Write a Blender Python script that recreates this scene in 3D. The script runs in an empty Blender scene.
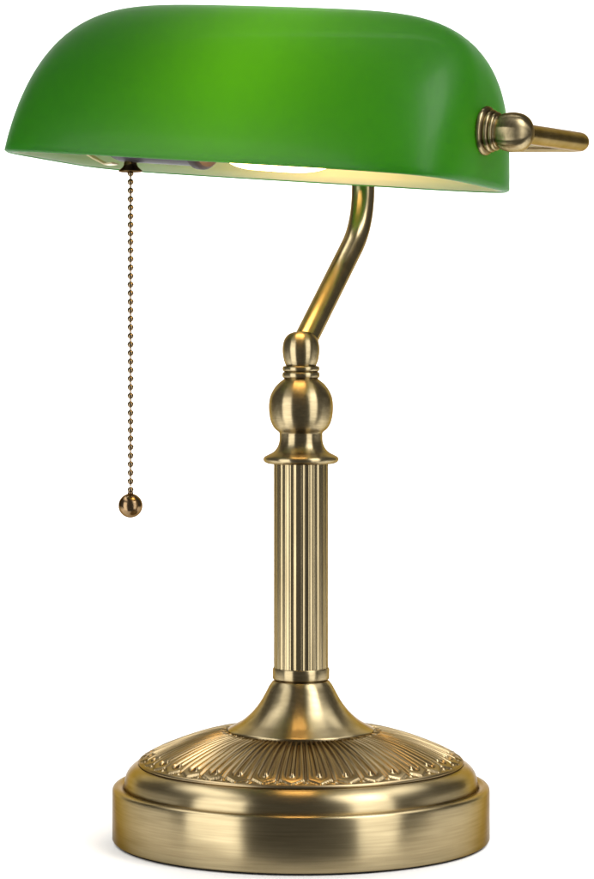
import bpy, math, random
from mathutils import Matrix, Vector
random.seed(7)
S = 0.00043            # metres per unit of the drawing used for all the numbers below
R = math.radians
sc = bpy.context.scene
C = sc.collection

# ------------------------------------------------------------------ helpers
def mesh(name, V, F, mats, parent=None, mat4=None, smooth=True, angle=35, fm=None):
    me = bpy.data.meshes.new(name)
    me.from_pydata([(x*S, y*S, z*S) for x, y, z in V], [], F)
    if not isinstance(mats, (list, tuple)): mats = [mats]
    for m in mats: me.materials.append(m)
    if fm:
        for p, i in zip(me.polygons, fm): p.material_index = i
    me.validate(); me.update()
    if smooth:
        me.polygons.foreach_set('use_smooth', [True]*len(me.polygons))
        me.set_sharp_from_angle(angle=R(angle))
    o = bpy.data.objects.new(name, me); C.objects.link(o)
    if parent: o.parent = parent
    if mat4 is not None: o.matrix_local = mat4
    return o

def place(x, y, z): return Matrix.Translation((x*S, y*S, z*S))

def spline(pts, n=6):
    """Catmull-Rom through pts"""
    out = []
    for i in range(len(pts)-1):
        p0 = pts[i-1] if i else pts[0]
        p1, p2 = pts[i], pts[i+1]
        p3 = pts[i+2] if i+2 < len(pts) else pts[-1]
        for k in range(n):
            t = k/n
            out.append(tuple(.5*((2*b)+(-a+c)*t+(2*a-5*b+4*c-d)*t*t+(-a+3*b-3*c+d)*t**3) for a, b, c, d in zip(p0, p1, p2, p3)))
    out.append(tuple(pts[-1]))
    return out

def prof(*segs):
    """each segment (list of (radius, height)) is smooth, joints between them are corners"""
    out = []
    for s in segs:
        q = spline(s) if len(s) > 2 else list(s)
        if out and abs(out[-1][0]-q[0][0]) < 1e-6 and abs(out[-1][1]-q[0][1]) < 1e-6: q = q[1:]
        out += q
    return out

def lathe(P, n=96, rfun=None):
    """P list of (r, z); closed at both ends"""
    V, F = [], []
    rings = []
    for r, z in P:
        if r < 1e-4:
            rings.append([len(V)]); V.append((0, 0, z))
        else:
            st = len(V)
            for k in range(n):
                a = 2*math.pi*k/n
                V.append((r*math.cos(a), r*math.sin(a), z))
            rings.append(list(range(st, st+n)))
    for A, B in zip(rings, rings[1:]):
        if len(A) == 1 and len(B) == 1: continue
        for k in range(n):
            k2 = (k+1) % n
            if len(A) == 1: F.append((A[0], B[k], B[k2]))
            elif len(B) == 1: F.append((A[k2], A[k], B[0]))
            else: F.append((A[k], B[k], B[k2], A[k2]))
    if len(rings[0]) > 1: F.append(tuple(rings[0]))
    if len(rings[-1]) > 1: F.append(tuple(reversed(rings[-1])))
    # outward when z falls along the profile: flip
    return V, F

def fixn(o):
    import bmesh
    bm = bmesh.new(); bm.from_mesh(o.data)
    bmesh.ops.recalc_face_normals(bm, faces=bm.faces)
    bm.to_mesh(o.data); bm.free()
    return o

def tube(P, r, n=32, cap=True):
    """swept circle with parallel transport; rounded ends"""
    P = [Vector(p) for p in P]
    V, F = [], []
    T = []
    for i in range(len(P)):
        a = P[max(0, i-1)]; b = P[min(len(P)-1, i+1)]
        T.append((b-a).normalized())
    up = Vector((0, 0, 1)) if abs(T[0].z) < .9 else Vector((0, 1, 0))
    N = T[0].cross(up).normalized()
    rows = []
    def ring(c, t, N, rr):
        B = t.cross(N).normalized()
        st = len(V)
        for k in range(n):
            a = 2*math.pi*k/n
            V.append(tuple(c+N*(rr*math.cos(a))+B*(rr*math.sin(a))))
        rows.append(st)
    if cap:
        for q in (0.0, .4, .8): ring(P[0]-T[0]*(2*(1-q)), T[0], N, r-2+2*math.sqrt(max(0, 1-(1-q)**2)) )
    for i, c in enumerate(P):
        t = T[i]
        N = (N-t*N.dot(t)).normalized()
        ring(c, t, N, r)
    if cap:
        for q in (.8, .4, 0.0): ring(P[-1]+T[-1]*(2*(1-q)), T[-1], N, r-2+2*math.sqrt(max(0, 1-(1-q)**2)))
    for a, b in zip(rows, rows[1:]):
        for k in range(n):
            k2 = (k+1) % n
            F.append((a+k, a+k2, b+k2, b+k))
    F.append(tuple(range(rows[0]+n-1, rows[0]-1, -1)))
    F.append(tuple(range(rows[-1], rows[-1]+n)))
    return V, F

def fillet(pts, rad, n=10):
    """polyline with rounded corners; rad = tangent length"""
    pts = [Vector(p) for p in pts]
    out = [pts[0]]
    for i in range(1, len(pts)-1):
        a, b, c = pts[i-1], pts[i], pts[i+1]
        t = rad[i-1] if isinstance(rad, (list, tuple)) else rad
        p = b+(a-b).normalized()*t; q = b+(c-b).normalized()*t
        for k in range(n+1):
            s = k/n
            out.append(p*(1-s)**2+b*2*s*(1-s)+q*s*s)
    out.append(pts[-1])
    # refine straight runs
    res = [out[0]]
    for a, b in zip(out, out[1:]):
        m = max(1, int((b-a).length/12))
        for k in range(1, m+1): res.append(a.lerp(b, k/m))
    return res

# ------------------------------------------------------------------ materials
def newmat(name):
    m = bpy.data.materials.new(name); m.use_nodes = True
    nt = m.node_tree; nt.nodes.clear()
    out = nt.nodes.new('ShaderNodeOutputMaterial')
    return m, nt, out
def N(nt, t, **kw):
    n = nt.nodes.new(t)
    for k, v in kw.items(): setattr(n, k, v)
    return n
def M(nt, op, a, b=None, c=None):
    n = nt.nodes.new('ShaderNodeMath'); n.operation = op
    for i, v in enumerate((a, b, c)):
        if v is None: continue
        if isinstance(v, (int, float)): n.inputs[i].default_value = v
        else: nt.links.new(v, n.inputs[i])
    return n.outputs[0]

def brass(name, mode='lathe', col=(.45, .365, .212), dark=(.31, .247, .137), rough=.27, aniso=.5, k=1.0, bump=.08):
    m, nt, out = newmat(name); L = nt.links.new
    b = N(nt, 'ShaderNodeBsdfPrincipled'); L(b.outputs[0], out.inputs[0])
    tc = N(nt, 'ShaderNodeTexCoord'); sep = N(nt, 'ShaderNodeSeparateXYZ'); L(tc.outputs['Object'], sep.inputs[0])
    x, y, z = sep.outputs
    comb = N(nt, 'ShaderNodeCombineXYZ')
    if mode == 'lathe':         # brushed round the axis: streaks follow the turning
        r = M(nt, 'SQRT', M(nt, 'ADD', M(nt, 'MULTIPLY', x, x), M(nt, 'ADD', M(nt, 'MULTIPLY', y, y), 1e-9)))
        L(M(nt, 'MULTIPLY', M(nt, 'DIVIDE', x, r), 3.0), comb.inputs[0])
        L(M(nt, 'MULTIPLY', M(nt, 'DIVIDE', y, r), 3.0), comb.inputs[1])
        L(M(nt, 'ADD', M(nt, 'MULTIPLY', z, 1000.0*k), M(nt, 'MULTIPLY', r, 800.0*k)), comb.inputs[2])
    else:                        # brushed along z
        L(M(nt, 'MULTIPLY', x, 500.0*k), comb.inputs[0]); L(M(nt, 'MULTIPLY', y, 500.0*k), comb.inputs[1]); L(M(nt, 'MULTIPLY', z, 30.0), comb.inputs[2])
    n1 = N(nt, 'ShaderNodeTexNoise'); n1.inputs['Scale'].default_value = 1.0; n1.inputs['Detail'].default_value = 1.2; n1.inputs['Roughness'].default_value = .65
    L(comb.outputs[0], n1.inputs['Vector'])
    n2 = N(nt, 'ShaderNodeTexNoise'); n2.inputs['Scale'].default_value = 38; n2.inputs['Detail'].default_value = 5
    L(tc.outputs['Object'], n2.inputs['Vector'])
    mx = N(nt, 'ShaderNodeMix', data_type='RGBA'); mx.inputs[6].default_value = (*dark, 1); mx.inputs[7].default_value = (*col, 1)
    f = M(nt, 'ADD', M(nt, 'MULTIPLY', n1.outputs[0], 1.0), M(nt, 'MULTIPLY', n2.outputs[0], .5))
    mr = N(nt, 'ShaderNodeMapRange'); mr.inputs[1].default_value = .4; mr.inputs[2].default_value = 1.05; L(f, mr.inputs[0])
    L(mr.outputs[0], mx.inputs[0]); L(mx.outputs[2], b.inputs['Base Color'])
    b.inputs['Metallic'].default_value = 1
    b.inputs['Specular Tint'].default_value = (.36, .28, .19, 1)
    b.inputs['Roughness'].default_value = rough
    if mode == 'lathe' and aniso:
        b.inputs['Anisotropic'].default_value = aniso; b.inputs['Anisotropic Rotation'].default_value = .25
        tg = N(nt, 'ShaderNodeTangent'); tg.direction_type = 'RADIAL'; tg.axis = 'Z'; L(tg.outputs[0], b.inputs['Tangent'])
    bp = N(nt, 'ShaderNodeBump'); bp.inputs['Strength'].default_value = bump; bp.inputs['Distance'].default_value = .0003
    L(n1.outputs[0], bp.inputs['Height'])
    if bump > 0: L(bp.outputs[0], b.inputs['Normal'])
    return m

BR = brass('brushed_antique_brass', rough=.28, aniso=.92, bump=.0)
BR2 = brass('antique_brass_cast', col=(.37, .285, .16), dark=(.29, .22, .12), rough=.29, aniso=0, k=.06, bump=.0)
BRC = brass('brass_column', mode='long', rough=.24, bump=.03)
BRT = brass('brass_tube', mode='long', rough=.24, bump=.03, k=.4)
BRD = brass('aged_brass_dark', col=(.27, .185, .10), dark=(.2, .13, .07), rough=.2, aniso=0, k=.5, bump=.02)
BRN = brass('chain_metal', col=(.27, .205, .13), dark=(.18, .135, .085), rough=.14, aniso=0, k=.5, bump=0)
BRK = brass('dark_bronze', col=(.16, .115, .07), dark=(.10, .07, .04), rough=.2, aniso=0, k=.5, bump=.02)

def plain(name, col, rough=.5, metal=0, coat=0, noise=.06, scale=60):
    m, nt, out = newmat(name); L = nt.links.new
    b = N(nt, 'ShaderNodeBsdfPrincipled'); L(b.outputs[0], out.inputs[0])
    n = N(nt, 'ShaderNodeTexNoise'); n.inputs['Scale'].default_value = scale; n.inputs['Detail'].default_value = 4
    mx = N(nt, 'ShaderNodeMix', data_type='RGBA')
    mx.inputs[6].default_value = (*[c*(1-noise) for c in col], 1); mx.inputs[7].default_value = (*[min(1, c*(1+noise)) for c in col], 1)
    tc = N(nt, 'ShaderNodeTexCoord'); L(tc.outputs['Object'], n.inputs['Vector']); L(n.outputs[0], mx.inputs[0]); L(mx.outputs[2], b.inputs['Base Color'])
    b.inputs['Roughness'].default_value = rough; b.inputs['Metallic'].default_value = metal; b.inputs['Coat Weight'].default_value = coat
    return m

def glass_layer(name, diff, trans, wtrans, rough, coat=0., rscale=None):
    """opal / cased glass skin: diffuse body + light let through + polished surface"""
    m, nt, out = newmat(name); L = nt.links.new
    p = N(nt, 'ShaderNodeBsdfPrincipled'); p.inputs['Roughness'].default_value = rough
    p.inputs['IOR'].default_value = 1.5; p.inputs['Specular IOR Level'].default_value = .34; p.inputs['Coat Weight'].default_value = coat; p.inputs['Coat Roughness'].default_value = .06
    tc = N(nt, 'ShaderNodeTexCoord')
    n = N(nt, 'ShaderNodeTexNoise'); n.inputs['Scale'].default_value = 14; n.inputs['Detail'].default_value = 3; L(tc.outputs['Object'], n.inputs['Vector'])
    def mixc(c, k):
        mx = N(nt, 'ShaderNodeMix', data_type='RGBA')
        mx.inputs[6].default_value = (*[v*(1-k) for v in c], 1); mx.inputs[7].default_value = (*[min(1, v*(1+k)) for v in c], 1)
        L(n.outputs[0], mx.inputs[0]); return mx.outputs[2]
    L(mixc(diff, .05), p.inputs['Base Color'])
    t = N(nt, 'ShaderNodeBsdfTranslucent'); L(mixc(trans, .04), t.inputs['Color'])
    bp = N(nt, 'ShaderNodeBump'); bp.inputs['Strength'].default_value = .04; bp.inputs['Distance'].default_value = .001
    L(n.outputs[0], bp.inputs['Height']); L(bp.outputs[0], p.inputs['Normal'])
    mix = N(nt, 'ShaderNodeMixShader'); mix.inputs[0].default_value = wtrans
    L(p.outputs[0], mix.inputs[1]); L(t.outputs[0], mix.inputs[2]); L(mix.outputs[0], out.inputs[0])
    return m
GREEN = glass_layer('green_cased_glass', (.006, .095, .008), (.13, .72, .003), .38, .44, coat=.08)
WHITE = glass_layer('white_opal_glass', (.46, .455, .40), (.9, .88, .80), .40, .29)

m, nt, out = newmat('frosted_lit_bulb')
em = N(nt, 'ShaderNodeEmission'); em.inputs[0].default_value = (1, .60, .22, 1); em.inputs[1].default_value = 12.5
gl = N(nt, 'ShaderNodeBsdfPrincipled'); gl.inputs['Base Color'].default_value = (.85, .83, .78, 1); gl.inputs['Roughness'].default_value = .35
ad = N(nt, 'ShaderNodeAddShader'); nt.links.new(em.outputs[0], ad.inputs[0]); nt.links.new(gl.outputs[0], ad.inputs[1]); nt.links.new(ad.outputs[0], out.inputs[0])
BULB = m
PLASTIC = plain('grey_phenolic', (.03, .027, .03), .5)
CERAM = plain('brown_cap', (.02, .009, .005), .6)
FELT = plain('black_felt', (.012, .011, .01), .95, noise=.3, scale=900)
PAPER = plain('white_studio_paper', (.9, .9, .9), .9, noise=.006, scale=6)
ACR = plain('white_plinth_paint', (.93, .93, .93), .7, noise=.006, scale=20)

# ------------------------------------------------------------------ the lamp
lamp = bpy.data.objects.new('desk_lamp', None); C.objects.link(lamp)
lamp.empty_display_size = .05
lamp['label'] = 'antique brass banker desk lamp with lit green glass shade and pull chain'
lamp['category'] = 'desk lamp'

Zt = lambda y: 839-y
# --- base plate: weighted drum + ogee step
P = prof([(0, Zt(837.6)), (184, Zt(837.6))], [(184, Zt(837.6)), (187, Zt(837.2)), (188.4, Zt(835.5))], [(188.4, Zt(835.5)), (188.4, Zt(789))],
         [(188.4, Zt(789)), (187.8, Zt(786)), (186, Zt(784.3)), (183, Zt(783.7))], [(183, Zt(783.7)), (178.5, Zt(784.2))], [(178.5, Zt(784.2)), (176.6, Zt(786))],
         [(176.6, Zt(786)), (176.3, Zt(781)), (174.8, Zt(774)), (171.6, Zt(768.5)), (167, Zt(764.6)), (162.6, Zt(762.7))],
         [(162.6, Zt(762.7)), (161, Zt(764))], [(161, Zt(764)), (140, Zt(764)), (0, Zt(764))])
V, F = lathe(P, 192)
base = fixn(mesh('base', V, F, BR, lamp, angle=40))
V, F = lathe([(0, 0), (185, 0), (185.5, .6), (185.5, 1.6), (0, 1.6)], 128)
fixn(mesh('felt_pad', V, F, FELT, base, angle=30))

# --- embossed petal ring (height field turned round the axis)
NP = 36
def sm(e0, e1, x):
    t = max(0, min(1, (x-e0)/(e1-e0))); return t*t*(3-2*t)
dome = spline([(70, Zt(727.5)), (76, Zt(729)), (95, Zt(732.3)), (115, Zt(738)), (140, Zt(747.5)), (152, Zt(753.2)), (158, Zt(756.6)), (161.5, Zt(759.2)), (162.6, Zt(761)), (161.8, Zt(763.2))], 12)
def zdome(r):
    for a, b in zip(dome, dome[1:]):
        if a[0] <= r <= b[0]+1e-9: return a[1]+(b[1]-a[1])*(r-a[0])/max(1e-6, b[0]-a[0])
    return dome[-1][1]
def relief(a, r):
    """a in [-.5,.5] across one petal, r radius -> height"""
    a = abs(a)
    w = 2*math.pi*r/NP                       # petal width here
    cg = 146.4; wc = 2*math.pi*cg/NP         # centre of the round end of the loop
    u = a/.5 if r < cg else math.hypot(a*w, r-cg)/(wc*.5)
    D = 3.6-.3*sm(100, 140, r)
    tong = 1-sm(.08, .22, math.hypot(a*w, max(0, r-cg+1.0))/(w*.5 if r < cg else wc*.5))
    rise = sm(.50, .60, u)
    av = .5*(1-max(0, min(1, (r-154.6)/6.4)))  # half width of the pointed petal
    d = abs(av-a)*w*.8
    e = 1-sm(.1, 1.9, d)
    if a <= av:
        h = -D+(D-.1)*max(tong*.92, rise)
        h = h*(1-e)+min(h, -.8*D)*e
    else:
        h = -1.0*(1-e)-1.9*e
        h += 1.3*(1-sm(.8, 2.8, math.hypot((.5-a)*w, (r-157.8)*1.1)))
    return (h-1.5*(1-sm(74.5, 81, r)))*(1-sm(159.6, 161, r))
rs = [72+(i*(89/84)) for i in range(85)]
outer = [p for p in dome if p[0] > 161.2 or (p[1] < Zt(760) and p[0] > 160)]
n_a = 30
NA = NP*n_a
V, F = [], []
ph0 = math.atan2(-1, -9/148*1.0)            # a petal sits a little left of the front
ph0 = -math.pi/2-9.0/155
for r in rs:
    z0 = zdome(r)
    for k in range(NA):
        a = (k/n_a+.5) % 1-.5
        V_h = relief(a, r)
        th = ph0+2*math.pi*k/NA
        V.append((r*math.cos(th), r*math.sin(th), z0+V_h))
for r, z in outer:
    for k in range(NA):
        th = ph0+2*math.pi*k/NA
        V.append((r*math.cos(th), r*math.sin(th), z))
nr = len(rs)+len(outer)
for i in range(nr-1):
    for k in range(NA):
        k2 = (k+1) % NA
        F.append((i*NA+k, (i+1)*NA+k, (i+1)*NA+k2, i*NA+k2))
mesh('petal_ring', V, F, BR2, base, angle=80)

# --- bell that rises to the column
P = prof([(0, Zt(735)), (72, Zt(735))], [(72, Zt(735)), (73.2, Zt(730.0))],
         [(73.2, Zt(730.0)), (72.4, Zt(728.3)), (66.5, Zt(725.0)), (58, Zt(720)), (48.5, Zt(711.5)), (41, Zt(702)), (35.5, Zt(692.5)), (31.5, Zt(685)), (28.6, Zt(681))],
         [(28.6, Zt(681)), (26.4, Zt(679.6))], [(26.4, Zt(679.6)), (0, Zt(679.6))])
V, F = lathe(P, 160)
fixn(mesh('flared_neck', V, F, BR, lamp, angle=35))
# --- collar
P = prof([(0, Zt(679.4)), (26.2, Zt(679.4))], [(26.2, Zt(679.4)), (27.9, Zt(678.6)), (28.4, Zt(677.4))], [(28.4, Zt(677.4)), (28.4, Zt(668.6))],
         [(28.4, Zt(668.6)), (28.0, Zt(667.7)), (27.4, Zt(667.5))], [(27.4, Zt(667.5)), (26.6, Zt(668.6))], [(26.6, Zt(668.6)), (0, Zt(668.6))])
V, F = lathe(P, 96)
fixn(mesh('collar', V, F, BR, lamp, angle=35))
# --- fluted column
NF, per = 28, 14
V, F = [], []
zs = [Zt(669.5)+(Zt(463.5)-Zt(669.5))*i/8 for i in range(9)]
for z in zs:
    for k in range(NF*per):
        u = (k % per)/per
        d = 0 if (u < .14) else math.sin(math.pi*(u-.14)/.86)**.9
        r = 27.2-.5*d
        th = 2*math.pi*k/(NF*per)+.04
        V.append((r*math.cos(th), r*math.sin(th), z))
n = NF*per
for i in range(8):
    for k in range(n): F.append((i*n+k, i*n+(k+1) % n, (i+1)*n+(k+1) % n, (i+1)*n+k))
mesh('column', V, F, BRC, lamp, angle=28)
# --- vase-shaped neck with beads
P = prof([(0, Zt(463.6)), (33.5, Zt(463.4))], [(33.5, Zt(463.4)), (36.6, Zt(461.8)), (37.7, Zt(459.2)), (36.6, Zt(456.6)), (32.6, Zt(454.3)), (27.6, Zt(451.6)), (23.6, Zt(446.8)), (21.8, Zt(441)), (21.6, Zt(433.2))],
         [(21.6, Zt(433.2)), (22.6, Zt(431.8))],
         [(22.6, Zt(431.8)), (27.4, Zt(427.4)), (31, Zt(419)), (32.3, Zt(407.5)), (31.2, Zt(397.5)), (27.8, Zt(389.6)), (23, Zt(383.5)), (18.3, Zt(379.8))],
         [(18.3, Zt(379.8)), (16.8, Zt(378.4))],
         [(16.8, Zt(378.4)), (18.4, Zt(377)), (18.8, Zt(374.8)), (18.2, Zt(372.6)), (16.6, Zt(371.6))],
         [(16.6, Zt(371.6)), (18.2, Zt(370.4)), (18.6, Zt(368.4)), (17.8, Zt(366.4)), (15.2, Zt(365.6))], [(15.2, Zt(365.6)), (0, Zt(365.6))])
V, F = lathe(P, 96)
fixn(mesh('vase_neck', V, F, BR, lamp, angle=35))
P = prof([(0, Zt(366.2)), (14.8, Zt(366.2))], [(14.8, Zt(366.2)), (17.4, Zt(359.5)), (18.6, Zt(349.5)), (17.2, Zt(340.6)), (13, Zt(334.6)), (7, Zt(332)), (0, Zt(331.2))])
V, F = lathe(P, 96)
fixn(mesh('joint_ball', V, F, BR, lamp, angle=35))

# --- bent stem
stem_top = Vector((65.5, 137.6, 705.5))
path = fillet([(0, 0, 490), (65.3, 137.6, 620), stem_top], 38, 16)
V, F = tube(path, 12.0, 40)
fixn(mesh('stem', V, F, BRT, lamp, angle=50))

# ------------------------------------------------------------------ shade frame of reference
th, al, be = R(27), R(4.525), R(2.078)
Rb = Matrix(((1, 0, 0), (0, math.cos(be), math.sin(be)), (0, -math.sin(be), math.cos(be))))
Ra = Matrix(((math.cos(al), 0, math.sin(al)), (0, 1, 0), (-math.sin(al), 0, math.cos(al))))
Rt = Matrix(((math.cos(th), math.sin(th), 0), (-math.sin(th), math.cos(th), 0), (0, 0, 1)))
SM = Matrix.Translation((( 256.482-301)*S, 0, (164.277+504)*S)) @ (Rt @ Ra @ Rb).to_4x4()
def sw(x, y, z):                            # shade-local drawing units -> lamp drawing units
    v = SM @ Vector((x*S, y*S, z*S)); return v/S

def shade_surface(off, zb=0):
    A, Fr, B, H = 247.54-off, 132.228-off, 118.429-off, 164.305-off
    ts = sorted(set([round(i/26, 5) for i in range(26)]+[round((1-(i/24)**5)**(1/3.868), 5) for i in range(0, 22)]))
    rows = []
    nf = 176
    for t in ts:
        nn = 2.0+(5.2-2.0)*(1-t)**1.164
        gx = max(0, 1-t**3.868)**(1/4.999); gf = max(0, 1-t**1.629)**.5; gb = max(0, 1-t**4.999)**.5
        row = []
        for k in range(nf):
            f = 2*math.pi*k/nf
            # distribute so that the corners are well sampled
            c, s = math.cos(f), math.sin(f)
            ex = math.copysign(abs(c)**(2/nn), c); ey = math.copysign(abs(s)**(2/nn), s)
            row.append((A*gx*ex, (Fr*gf if ey < 0 else B*gb)*ey, zb+(H-zb)*t))
        rows.append(row)
    return rows
O_, I_ = shade_surface(0), shade_surface(7)
nf = len(O_[0]); V, F, fm = [], [], []
rim = [[(o[0]*(1-c)+i[0]*c, o[1]*(1-c)+i[1]*c, -2.4*math.sin(math.pi*c)) for o, i in zip(O_[0], I_[0])] for c in (.85, .65, .35, .15)]
rows = list(reversed(I_))+rim+O_
for r_ in rows: V += r_
nin = len(I_)
for i in range(len(rows)-1):
    for k in range(nf):
        F.append((i*nf+k, i*nf+(k+1) % nf, (i+1)*nf+(k+1) % nf, (i+1)*nf+k)); fm.append(0 if i >= nin else 1)
F_top_in = tuple(range(nf)); F_top_out = tuple(reversed(range((len(rows)-1)*nf, len(rows)*nf)))
# the ridge: last outer row is a flat loop folded onto the crest line
def close(row0, flip, mi):
    for k in range(nf//2):
        a, b, c, d = row0+k, row0+(k+1), row0+(nf-k-1) % nf, row0+(nf-k) % nf
        q = (a, b, c, d)
        q = tuple(dict.fromkeys(q))
        if len(q) > 2:
            F.append(tuple(reversed(q)) if flip else q); fm.append(mi)
close(0, True, 1); close((len(rows)-1)*nf, False, 0)
shade = fixn(mesh('lamp_shade', V, F, [GREEN, WHITE], lamp, mat4=SM, angle=60, fm=fm))

# ------------------------------------------------------------------ yoke, knobs
KY, KZ = -9.1, 50.4
e1 = Vector((283.9, 26.3, 698.6)); e2 = Vector((-209.2, 277.5, 714.0))
b1 = sw(247.5+30, KY, KZ); b2 = sw(-247.5-30, KY+27, KZ)
path = fillet([b1, e1, e2, b2], 10, 8)
V, F = tube(path, 9.8, 36)
fixn(mesh('yoke', V, F, BRT, lamp, angle=50))
def knob(sign):
    P = prof([(0, -1), (22, -1)], [(22, -1), (23.4, .6), (23.6, 2.2), (22.6, 3.8), (20, 4.6)], [(20, 4.6), (17.6, 5.0)],
             [(17.6, 5.0), (19.6, 5.6), (20.4, 7.4), (19.6, 9.4), (17, 10.0)], [(17, 10.0), (18.0, 10.6), (18.6, 12), (18.0, 13.6), (15.8, 14.2)], [(15.8, 14.2), (15.4, 15.6)],
             [(15.4, 15.6), (17.6, 20), (18.9, 27), (18.9, 32), (17.6, 38.6), (14.4, 43.8), (9.4, 47.4), (4.6, 48.8), (0, 49.1)])
    V, F = lathe(P, 72)
    mm = SM @ place(sign*247.5, KY if sign > 0 else KY+27, KZ) @ Matrix.Rotation(sign*math.pi/2, 4, 'Y')
    k = fixn(mesh('knob', V, F, BR, lamp, mat4=mm, angle=35))
    # threaded nut and washer inside the glass
    P = prof([(0, -7.5), (17, -7.5)], [(17, -7.5), (17.6, -8.4), (17, -9.4)], [(17, -9.4), (11, -9.6)], [(11, -9.6), (11, -17)], [(11, -17), (10, -18)], [(10, -18), (5, -18)], [(5, -18), (5, -26)], [(5, -26), (0, -26.5)])
    V, F = lathe(P, 6*8)
    fixn(mesh('nut', V, F, BRD, k, angle=30))
    return k
knob(1); knob(-1)

# ------------------------------------------------------------------ socket, bulb, outlet
ax = Matrix.Rotation(math.pi/2, 4, 'Y')      # local z -> shade x
SZ = 35.0
sm4 = SM @ place(0, 0, SZ) @ ax
P = prof([(0, -172), (16, -172)], [(16, -172), (28, -169), (33, -160), (34, -150)], [(34, -150), (34, -86)], [(34, -86), (34, -69)], [(34, -69), (0, -69)])
V, F = lathe(P, 64)
sock = fixn(mesh('socket', V, F, PLASTIC, lamp, mat4=sm4, angle=30))
P = prof([(0, -69.5), (36, -69.5)], [(36, -69.5), (37, -68), (37, -61), (34, -57.5)], [(34, -57.5), (30, -57)], [(30, -57), (0, -57)])
V, F = lathe(P, 64)
fixn(mesh('socket_cap', V, F, CERAM, sock, angle=30))
# support pipe from the yoke through the back of the glass to the socket
p1 = e1.lerp(e2, .50); p2 = sw(-120, 20, SZ+4)
pm = sw(-120, 118.995+24, SZ+4)
# it meets the yoke where that passes behind the socket
fr = 0.745
p1 = e1.lerp(e2, fr)
V, F = tube(fillet([p1, p1.lerp(p2, .5), p2], 10, 4), 8, 28)
fixn(mesh('socket_arm', V, F, BRT, lamp, angle=50))
# bulb: globe with a short neck
P = prof([(0, -60), (22, -60)], [(22, -60), (34, -54), (44, -45), (48.5, -31), (49.5, -8), (49.5, 30), (46, 52), (38, 68), (23, 79), (9, 83.4), (0, 84)])
P = [(r, z+16) for r, z in P]; P[0] = (0, P[0][1])
V, F = lathe(P, 64)
bulb = fixn(mesh('bulb', V, F, BULB, lamp, mat4=SM @ place(0, 0, 50) @ ax, angle=50))

# brass tab that carries the socket, seen at the left inside the glass
V, F = [], []
tab = [(-166, 2, -1), (-176, 3, -2.5), (-190, 4, 2.5), (-204, 5, 9), (-222, 6, 24), (-236, 8, 44)]
for i, p in enumerate(tab):
    for dy, dz_ in ((-7, -.8), (7, -.8), (7, .8), (-7, .8)): V.append((p[0], p[1]+dy, p[2]+dz_))
for i in range(len(tab)-1):
    for k in range(4): F.append((i*4+k, i*4+(k+1) % 4, (i+1)*4+(k+1) % 4, (i+1)*4+k))
F += [(3, 2, 1, 0), (20, 21, 22, 23)]
fixn(mesh('socket_bracket', V, F, plain('brightened_plain_brass', (.78, .66, .42), .4), lamp, mat4=SM, angle=50))  # brass shine put in as a pale plain colour

# chain outlet (small bell) under the socket
CX, CY = -174.56, 67.1
P = prof([(0, 692), (5, 692)], [(5, 692), (6.2, 688), (6.4, 682), (7.4, 677), (11.8, 672.6)], [(11.8, 672.6), (12.2, 671.6), (11.2, 671)], [(11.2, 671), (5, 674)], [(5, 674), (0, 674)])
V, F = lathe(P, 40)
fixn(mesh('chain_outlet', [(x, y, z-671) for x, y, z in V], F, BRK, lamp, mat4=place(CX, CY, 671) , angle=35))

# ------------------------------------------------------------------ pull chain
z0 = 669.5; dz = 8.76; nb = 38
V, F = tube([(0, 0, 0), (0, 0, -nb*dz+6)], .95, 8, cap=False)
chain = fixn(mesh('pull_chain', V, F, BRN, lamp, mat4=place(CX, CY, 676)))
def sphere(r, nu=16, nv=10):
    return lathe([(r*math.sin(math.pi*i/nv) if 0 < i < nv else 0, -r*math.cos(math.pi*i/nv)) for i in range(nv+1)], nu)
V, F = sphere(3.25)
bead0 = fixn(mesh('bead', V, F, BRN, chain, mat4=place(0, 0, z0-676), angle=180))
for i in range(1, nb):
    b = bead0.copy(); C.objects.link(b); b.parent = chain
    b.matrix_local = place(0, 0, z0-676-i*dz)
P = [(12.4*math.sin(math.pi*i/28), -12.4*math.cos(math.pi*i/28)) for i in range(27)]+[(3.0, 12.6), (2.6, 14), (0, 14.2)]
P[0] = (0, -12.4)
V, F = lathe(P, 48)
fixn(mesh('pull_ball', V, F, BRD, chain, mat4=place(0, 0, 329.2-676), angle=40))

# ------------------------------------------------------------------ setting: white paper laid over a table and swept up behind
V, F = [], []
W = 2.3/S; zf = -.3
pr_ = [(-203, zf-500), (-206, zf-60), (-206.5, zf-6), (-205.5, zf-2), (-203, zf-.5), (-199, zf), (600, zf), (1700, zf)]
for i in range(1, 13):
    a = math.pi/2*i/12
    pr_.append((1700+1100*math.sin(a), zf+1100*(1-math.cos(a))))
pr_.append((2800, zf+4200))
xs = [-W/2, -W/6, W/6, W/2]
for y, z in pr_:
    for x in xs: V.append((x, y, z))
for i in range(len(pr_)-1):
    for k in range(3): F.append((i*4+k, i*4+k+1, (i+1)*4+k+1, (i+1)*4+k))
bg = mesh('backdrop', V, F, PAPER, angle=60); bg['kind'] = 'structure'

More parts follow.
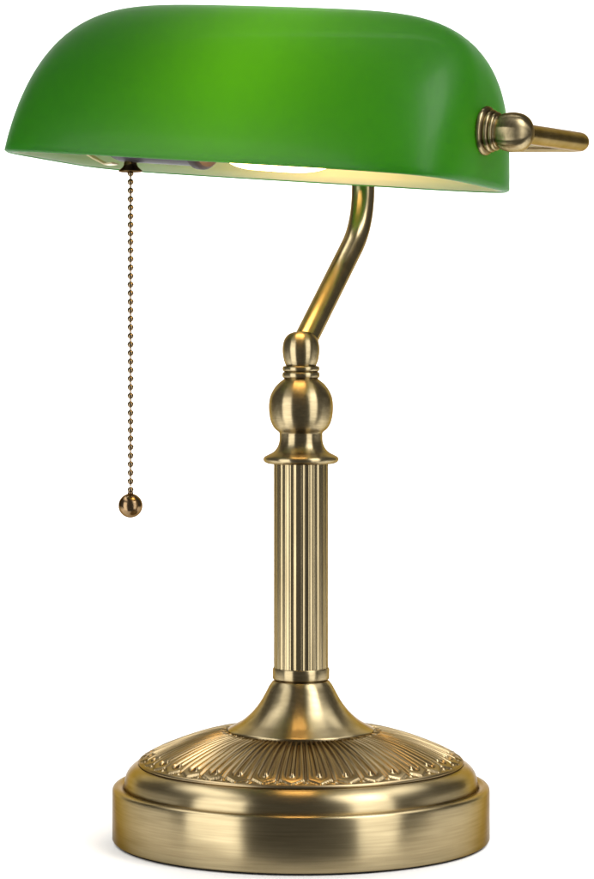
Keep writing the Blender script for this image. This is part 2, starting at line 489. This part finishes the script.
# ------------------------------------------------------------------ light
w = bpy.data.worlds.new('World'); sc.world = w; w.use_nodes = True
bgn = w.node_tree.nodes['Background']; bgn.inputs[0].default_value = (1, .985, .96, 1); bgn.inputs[1].default_value = .12
def area(name, az, el, dist, sx, sy, rad, target=(0, 0, .20), col=(1, 1, 1)):
    """rad = radiance of the panel; az measured from the camera side, + to the right"""
    l = bpy.data.lights.new(name, 'AREA'); l.shape = 'RECTANGLE'; l.size = sx; l.size_y = sy
    l.energy = rad*math.pi*sx*sy; l.color = col
    o = bpy.data.objects.new(name, l); C.objects.link(o)
    t = Vector(target)
    a, e = R(az), R(el)
    o.location = t+Vector((math.sin(a)*math.cos(e), -math.cos(a)*math.cos(e), math.sin(e)))*dist
    o.rotation_euler = (t-o.location).to_track_quat('-Z', 'Y').to_euler()
    return o
area('softbox', -53, 0, 1.15, .72, 1.75, 2.9, target=(0, 0, -.05))
area('softbox', 46, 20, 1.15, .6, 2.6, 2.5, target=(0, 0, .12))
area('softbox', 52, 46, 1.15, .5, .8, 4.5, target=(.08, 0, .33))  # extra panel added to give the shade's right shoulder its sheen
# added lamp, out of view above and behind, to whiten the paper
bl = area('added_backdrop_fill', 0, 70, 1.65, 2.0, .5, 5, target=(0, 1.05, .0)); bl.data.spread = R(84)
for q in (-1, 1):
    fl = area('added_floor_fill', 0, 90, .31, .34, .34, 2.3, target=(q*.34, -.02, 0)); fl.data.spread = R(104)  # unseen pair added to whiten the paper round the base

# ------------------------------------------------------------------ camera
cam = bpy.data.cameras.new('camera'); co = bpy.data.objects.new('camera', cam); C.objects.link(co)
co.location = (-4*S, -2750*S, 504*S); co.rotation_euler = (math.pi/2, 0, 0)
cam.sensor_fit = 'HORIZONTAL'; cam.sensor_width = 36; cam.lens = 36*2750/594
cam.shift_x = 0; cam.shift_y = -104.5/594
cam.clip_start = .01; cam.clip_end = 100
sc.camera = co
sc.view_settings.view_transform = 'Standard'; sc.view_settings.look = 'None'
sc.view_settings.exposure = 0; sc.view_settings.gamma = 1
sc.cycles.max_bounces = 16; sc.cycles.diffuse_bounces = 8; sc.cycles.glossy_bounces = 6; sc.cycles.transmission_bounces = 8
